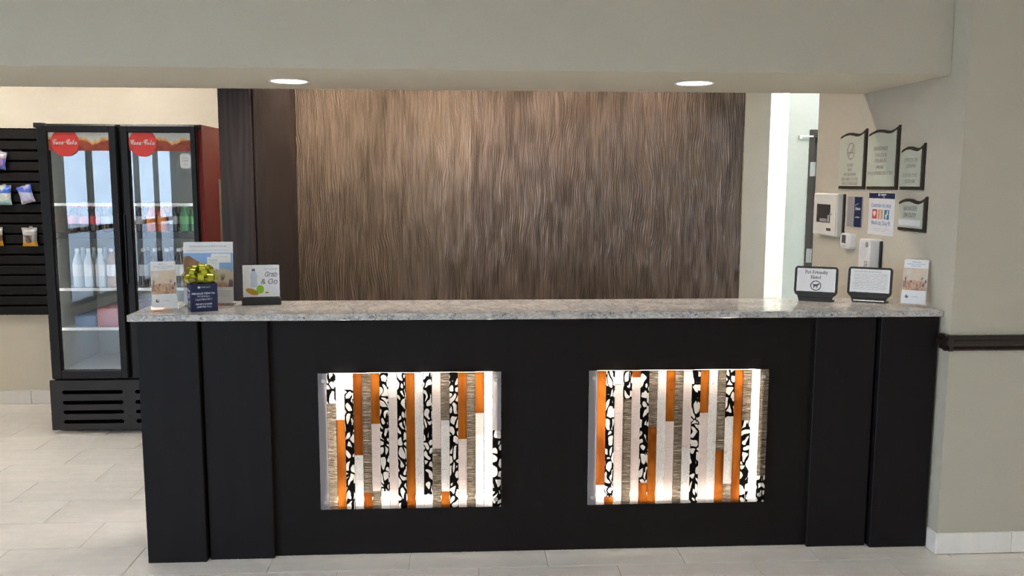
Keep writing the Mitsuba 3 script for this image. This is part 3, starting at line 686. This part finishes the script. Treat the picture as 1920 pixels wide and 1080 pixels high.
def rounded_box(w_, h_, d_, r):
    a, b = rrect(w_, h_, r), affinity.translate(rrect(w_-.008, h_-.008, r-.003), .004, .004)
    lo, hi = np.array(a.exterior.coords)[:-1], np.array(b.exterior.coords)[:-1]
    pts = np.vstack([np.c_[lo, np.zeros(len(lo))], np.c_[lo, np.full(len(lo), d_-.004)], np.c_[hi, np.full(len(hi), d_)]])
    return trimesh.convex.convex_hull(pts)
t = thing('thermostat', 'small white rounded thermostat below the cream alarm panel', 'thermostat')
part(t, 'body', rounded_box(.125, .085, .032, .018), 'mat_white', smooth=35, M=wallM(0.990, 1.305))
part(t, 'screen', ext(rrect(.048, .044, .003), .001), 'mat_lcd', M=wallM(0.990-.022, 1.305+.030, .032))
for q in range(2): part(t, 'button', ext(rrect(.016, .010, .003), .002), 'mat_card', M=wallM(0.990-.088, 1.305+.036+.02*q, .032))
part(t, 'lettering', ext(centred('HOLD', .06, .010, .008), .0006), 'mat_ink_faint', M=wallM(0.990, 1.305, .032))

t = thing('air_freshener', 'white wall dispenser with a speaker-like oval and dark back plate, behind the policy stand', 'dispenser')
D0 = (.700, 1.200)
part(t, 'body', rounded_box(.128, .178, .060, .014), 'mat_white', smooth=35, M=wallM(*D0))
part(t, 'back_plate', bx(.004, .140, -.004, .170, 0, .012, .002), 'mat_black', M=wallM(*D0))
el = affinity.scale(Point(.045, .118).buffer(1, quad_segs=10), .030, .044)
part(t, 'oval_vent', ext(el, .0012), 'mat_label_white', M=wallM(D0[0], D0[1], .060))
part(t, 'lens', ext(Point(.092, .150).buffer(.014), .003), 'mat_grey', M=wallM(D0[0], D0[1], .060))
part(t, 'emblem', ext(sbox(.07, .030, .105, .065).difference(sbox(.076, .036, .099, .059).difference(Point(.088, .046).buffer(.007))), .001), 'mat_ink_faint', M=wallM(D0[0], D0[1], .060))

# ------------------------------------------------------------------ things on the countertop
ZT = 1.105
def photo_fn(o, xd, up, h, sky=False, hill=True):
    """Printed holiday photo in the plane at o, xd to the side, up along the sheet; units of its height h."""
    o, xd, up = [np.array(v, float) for v in (o, xd, up)]
    def fn(p, n, uv):
        q = [p.x-float(o[0]), p.y-float(o[1]), p.z-float(o[2])]
        u = sum(float(xd[k])*q[k] for k in range(3))/h; v = sum(float(up[k])*q[k] for k in range(3))/h
        k = fbm(u*9+3, v*9, 2.0); k2 = noise(u*14, v*10, 6.0); k3 = noise(u*20+5, v*7, 3.0)
        c_ = mix((0.58, 0.47, 0.38), (0.66, 0.54, 0.43), k)
        if sky:
            c_ = mix((0.60, 0.52, 0.42), (0.26, 0.42, 0.72), smoothstep(.70, .76, v+.05*(k-.5)+.25*(u-.5)))
            e = .93-.62*dr.maximum(u-.12, 0)+.04*(k-.5)
            c_ = dr.select((v < e) & (u < .62) & (v > .4), mix((0.20, 0.11, 0.06), (0.36, 0.19, 0.09), k2), c_)
        lo = smoothstep(.06, .0, v-.34-.12*(k2-.5))
        c_ = mix(c_, mix((0.24, 0.10, 0.09), (0.60, 0.36, 0.24), k2), lo*0.9)
        c_ = mix(c_, (0.62, 0.45, 0.25), lo*smoothstep(.55, .8, k3)*.5)
        c_ = mix(c_, (0.60, 0.66, 0.70), smoothstep(.16, .05, dr.sqrt(dr.square(u-.2)+dr.square(v-.78)))*(0.0 if sky else 0.6))
        c_ = mix(c_, (0.09, 0.06, 0.07), smoothstep(.66, .80, noise(u*13, v*5.5, 9.0))*smoothstep(.62, .45, v)*smoothstep(.05, .15, v)*.85)
        return c_
    return fn
def on_counter(x, y, a, lean=0): return rotz(a, (x, y, ZT)) @ rotx(90-lean)   # local: x right, y up, z toward the viewer
def axes(M): return M[:3, 3], M[:3, 0], M[:3, 1]

def brochure_stand(x, y, a, tag_, hl, bl, kk):
    W, H, lean = .112, .216, 13
    t = thing('brochure_holder', hl, 'brochure holder')
    M = on_counter(x, y, a, lean)
    R = rotz(a, (x, y, ZT))
    part(t, 'back_plate', bx(-W/2, W/2, .006, H*.86, -.0035, -.0015), 'mat_acrylic', M=M)
    part(t, 'pocket', cat_([bx(-W/2, W/2, .006, .060, .020, .0218), bx(-W/2, -W/2+.0018, .006, .060, -.0015, .020), bx(W/2-.0018, W/2, .006, .060, -.0015, .020)]), 'mat_acrylic', M=M)
    part(t, 'foot', bx(-W/2, W/2, -.028, .085, .0, .0025), 'mat_acrylic', M=R)
    for q in range(3):
        z0 = .0005+q*.005
        b = thing('brochure', bl if q == 2 else bl.replace('front brochure', ('rearmost brochure', 'middle brochure')[q]), 'brochure')
        Mo = M @ trimesh.transformations.translation_matrix([0.0014*(2-q), .010+.0015*(2-q), z0])
        ph = 'mat_photo_%s_%d' % (kk, 0)
        if ph not in scene:
            mat(ph, photo_fn(Mo[:3, 3]-Mo[:3, 0]*.05+Mo[:3, 1]*.065, Mo[:3, 0], Mo[:3, 1], .10), .3, .45)
        part(b, 'sheet', bx(-.05, .05, 0, H-.012, 0, .0035), 'mat_card', M=Mo)
        part(b, 'photo', bx(-.049, .049, .062, .165, .0035, .0039), ph, M=Mo)
        if q == 2:
            part(b, 'lettering', ext(union_all([centred('Welcome', 0, .190, .006), centred('rewards program guide', 0, .181, .005), centred('for members', 0, .172, .005)]), .0004), 'mat_ink_blue', M=Mo @ trimesh.transformations.translation_matrix([0, 0, .0035]))
            part(b, 'emblem', ext(Point(-.028, .033).buffer(.007).difference(Point(-.026, .035).buffer(.003)), .0004), 'mat_ink', M=Mo @ trimesh.transformations.translation_matrix([0, 0, .0035]))
            part(b, 'lettering', ext(centred('hotels', .006, .030, .007), .0004), 'mat_ink_faint', M=Mo @ trimesh.transformations.translation_matrix([0, 0, .0035]))
brochure_stand(-1.118, .085, 21, 'beside the gift box', 'clear acrylic brochure holder beside the navy gift box', 'front brochure with a holiday photo beside the navy gift box', 'a')
brochure_stand(2.236, .090, -36, 'against the side wall', 'clear acrylic brochure holder against the side wall', 'front brochure with a beach photo against the side wall', 'b')

# rewards poster in an acrylic stand
t = thing('sign_stand', 'clear acrylic stand with a rewards poster behind the gift box and bow', 'sign stand')
M = on_counter(-.970, .225, 5, 7)
R = rotz(5, (-.970, .225, ZT))
part(t, 'foot', bx(-.109, .109, -.006, .075, 0, .0025), 'mat_acrylic', M=R)
part(t, 'back_plate', bx(-.109, .109, .002, .292, -.004, -.002), 'mat_acrylic', M=M)
mat('mat_photo_poster', photo_fn(M[:3, 3]-M[:3, 0]*.108+M[:3, 1]*.02, M[:3, 0], M[:3, 1], .22, sky=True), .3, .45)
part(t, 'poster', bx(-.108, .108, .012, .290, -.002, -.0004), 'mat_card', M=M)
part(t, 'photo', bx(-.107, .107, .085, .240, -.0004, .0002), 'mat_photo_poster', M=M)
part(t, 'notice', bx(-.005, .047, .165, .222, .0002, .0008), 'mat_card', M=M)
part(t, 'notice', bx(.012, .098, .196, .237, .0002, .0006), 'mat_white', M=M)
part(t, 'lettering', ext(union_all([centred('Your rewards are waiting. Start earning today', 0, .267, .008, width=.165), sbox(-.09, .252, .09, .2532)]), .0004), 'mat_ink_faint', M=M)
part(t, 'lettering', ext(union_all([sbox(.002, .206, .040, .209), sbox(.006, .198, .036, .1992), sbox(.006, .190, .034, .1912), sbox(.030, .222, .085, .2232)]), .0004), 'mat_ink_faint', M=M @ trimesh.transformations.translation_matrix([0, 0, .0008]))
part(t, 'lettering', ext(union_all([sbox(.03, .066, .098, .0672), sbox(.03, .055, .09, .0562), sbox(.03, .044, .095, .0452)]), .0004), 'mat_ink_faint', M=M)

# gift box and bow
t = thing('gift_box', 'navy cardboard gift box with white lettering and a shiny lime gold bow', 'gift box')
GA, GX, GY = 24, -.990, .032
R = rotz(GA, (GX, GY, ZT))
GW, GD, GH = .112, .105, .122
part(t, 'carton', bx(0, GW, 0, GD, 0, GH, .0012), 'mat_navy', M=R)
F = R @ frame((0, 0, 0), (1, 0, 0), (0, 0, 1))
mat('mat_gift_print', (0.55, 0.57, 0.68), .5, .3)
part(t, 'lettering', ext(union_all([centred('Welcome & Thank You', .052, .076, .0085, bold=True, width=.096), centred('for being a', .054, .064, .0075), centred('Loyal Member!', .054, .050, .0085, width=.07),
     centred("Here's a treat", .054, .030, .008, bold=True, width=.068), centred('Just for You', .054, .018, .008, bold=True, width=.06), centred('COMFORT', .062, .103, .006), Point(.036, .106).buffer(.005)]), .0005), 'mat_gift_print', M=F)
FL = R @ frame((0, GD, 0), (0, -1, 0), (0, 0, 1))
part(t, 'lettering', ext(union_all([centred('Welcome', .055, .085, .010, bold=True, width=.08), centred('to your', .055, .070, .010), centred('hotel', .055, .056, .012), centred('Enjoy', .055, .034, .012), centred('it!', .055, .016, .012)]), .0005), 'mat_gift_print', M=FL)
bow = thing('gift_bow', 'shiny lime gold ribbon bow on top of the navy gift box', 'bow')
rng = random.Random(4)
def loop(L, wdt, az, el, ox):
    n = 15; s = np.linspace(0, 1, n); ang = s*2*np.pi
    px = L*.5*(1-np.cos(ang)); pz = L*.30*np.sin(ang)*np.sin(ang/2)**.5
    v = []
    for a_, b_ in zip(px, pz):
        ww = wdt*(.45+.55*min(1, a_/L*1.6))
        v += [[a_, -ww/2, b_], [a_, ww/2, b_]]
    f = []
    for i_ in range(n-1):
        f += [[2*i_, 2*i_+1, 2*i_+3], [2*i_, 2*i_+3, 2*i_+2]]
    m = trimesh.Trimesh(np.array(v), f, process=False)
    th = m.copy(); th.vertices = th.vertices+th.vertex_normals*.0004; th.invert()
    m = cat_([m, th])
    m.apply_transform(trimesh.transformations.rotation_matrix(-math.radians(el), [0, 1, 0])); m.apply_transform(rotz(az))
    c_ = (R @ np.array([GW/2, GD/2, GH+.006, 1]))[:3]; m.apply_translation(c_+np.array([0, 0, ox])); return m
for tier, (n, L, el, ox) in enumerate(((9, .078, 8, .004), (8, .070, 32, .010), (6, .060, 58, .014), (2, .048, 84, .016))):
    for q in range(n):
        part(bow, 'ribbon_loop', loop(L*rng.uniform(.88, 1.1), .025, q*360/n+tier*23+rng.uniform(-8, 8), el+rng.uniform(-6, 6), ox+.006), 'mat_bow', smooth=True)
part(bow, 'knot', lathe([(.016, 0), (.018, .006), (.012, .014), (.006, .018)], 16), 'mat_bow', smooth=40, M=trimesh.transformations.translation_matrix((R @ np.array([GW/2, GD/2, GH+.0005, 1]))[:3]))
m = bx(0, .035, -.010, .010, 0, .0008); m.apply_transform(rotz(175, (GX+.0, GY+.09, ZT+GH+.0015)))
part(bow, 'ribbon_tail', m, 'mat_bow')

# grab and go sign
t = thing('grab_sign', 'grab and go card with a water bottle and fruit in a black block holder', 'sign')
M = on_counter(-.742, .258, 8, 0)
part(t, 'base', bx(-.086, .086, 0, .034, -.030, .012, .002), 'mat_black', M=M)
M = on_counter(-.742, .258, 8, 3)
def V(*a): return trimesh.transformations.translation_matrix(a)
part(t, 'card', bx(-.081, .081, .036, .182, -.006, -.003), 'mat_card', M=M)
L_ = M @ V(-.081, .034, -.003)
mat('mat_water', (0.50, 0.58, 0.70), .4, .4); mat('mat_cap_blue', (0.09, 0.13, 0.25), .4, .4); mat('mat_lime', (0.25, 0.46, 0.02), .4, .4); mat('mat_mango', (0.40, 0.24, 0.02), .4, .4)
bp = Polygon([(.036, .046), (.062, .046), (.064, .055), (.062, .078), (.064, .100), (.060, .112), (.053, .122), (.053, .130), (.043, .130), (.043, .122), (.036, .112), (.033, .100), (.036, .078), (.034, .055)])
part(t, 'bottle_print', ext(bp, .0004), 'mat_water', M=L_)
part(t, 'cap_print', ext(sbox(.041, .120, .055, .131), .0006), 'mat_cap_blue', M=L_)
part(t, 'apple_print', ext(affinity.scale(Point(.076, .036).buffer(1, quad_segs=8), .017, .019), .0006), 'mat_lime', M=L_)
part(t, 'mango_print', ext(union_all([affinity.rotate(affinity.scale(Point(.040, .026).buffer(1, quad_segs=8), .030, .013), -22), affinity.scale(Point(.105, .021).buffer(1), .009, .004)]), .0005), 'mat_mango', M=L_)
part(t, 'lettering', ext(union_all([centred('Grab', .126, .094, .022, bold=True, width=.056, shear=10), centred('& Go', .117, .061, .022, bold=True, width=.074, shear=10), centred('SNACKS & MORE', .124, .126, .0055, width=.056)]), .0005), 'mat_ink_soft', M=L_)

# two policy stands
def stand(x, y, a, label):
    t = thing('policy_stand', label, 'sign stand')
    M = on_counter(x, y, a, 16)
    W, H = .196, .136
    R = rotz(a, (x, y, ZT))
    o = Polygon([(-.072, 0), (.072, 0), (.080, .026), (W/2-.006, .036), (W/2, .046), (W/2, .034+H-.010), (W/2-.010, .034+H), (-W/2+.010, .034+H), (-W/2, .034+H-.010), (-W/2, .046), (-W/2+.006, .036), (-.080, .026)])
    o = o.buffer(-.009).buffer(.009, quad_segs=5)
    part(t, 'frame', ext(o, .008), 'mat_black', M=M @ V(0, 0, -.008))
    part(t, 'lip', bx(-.080, .080, .020, .048, 0, .004, .001), 'mat_black', M=M)
    part(t, 'easel_leg', cat_([bx(-.072, .072, .002, .062, 0, .004), bx(.03, .085, .02, .07, 0, .004)]), 'mat_black', M=R)
    part(t, 'sheet', bx(-W/2+.011, W/2-.011, .048, .034+H-.010, 0, .0012), 'mat_card', M=M)
    return t, M
t, M = stand(1.848, .262, -26, 'black easel stand with a pet friendly card showing a dog roundel')
Lm = M @ V(0, 0, .0012)
part(t, 'lettering', ext(union_all([centred('Pet-Friendly', 0, .134, .0165, 'serif', width=.104), centred('Hotel', -.002, .110, .0165, 'serif', width=.046)]), .0006), 'mat_ink', M=Lm)
dog = union_all([Polygon([(-.011, .074), (.008, .074), (.010, .082), (.009, .084), (-.011, .083)]), sbox(-.010, .066, -.006, .075), sbox(.004, .066, .008, .075), Polygon([(.006, .080), (.010, .087), (.016, .086), (.017, .082), (.010, .079)]), LineString([(-.010, .082), (-.014, .087)]).buffer(.0015), Polygon([(.009, .086), (.010, .090), (.012, .086)])])
part(t, 'dog_roundel', ext(union_all([Point(0, .077).buffer(.0245).difference(Point(0, .077).buffer(.0205)), dog]), .0006), 'mat_ink', M=Lm)
t, M = stand(2.088, .218, -30, 'black easel stand with a printed policy sheet in small type')
rows_ = [centred('Internet wifi and password', -.012, .145, .0085, 'serif', width=.12)]
rg = random.Random(2)
for q in range(10):
    yy = .134-q*.0078; x0 = -.07
    while x0 < .070:
        ln = rg.uniform(.008, .03); rows_.append(sbox(x0, yy, min(x0+ln, .076), yy+.0016)); x0 += ln+.003
part(t, 'lettering', ext(union_all(rows_), .0005), 'mat_ink_faint', M=M @ V(0, 0, .0012))
part(t, 'chrome_strip', bx(-.068, .068, .007, .011, 0, .0012), 'mat_steel', M=M, label='shiny strip at the foot')
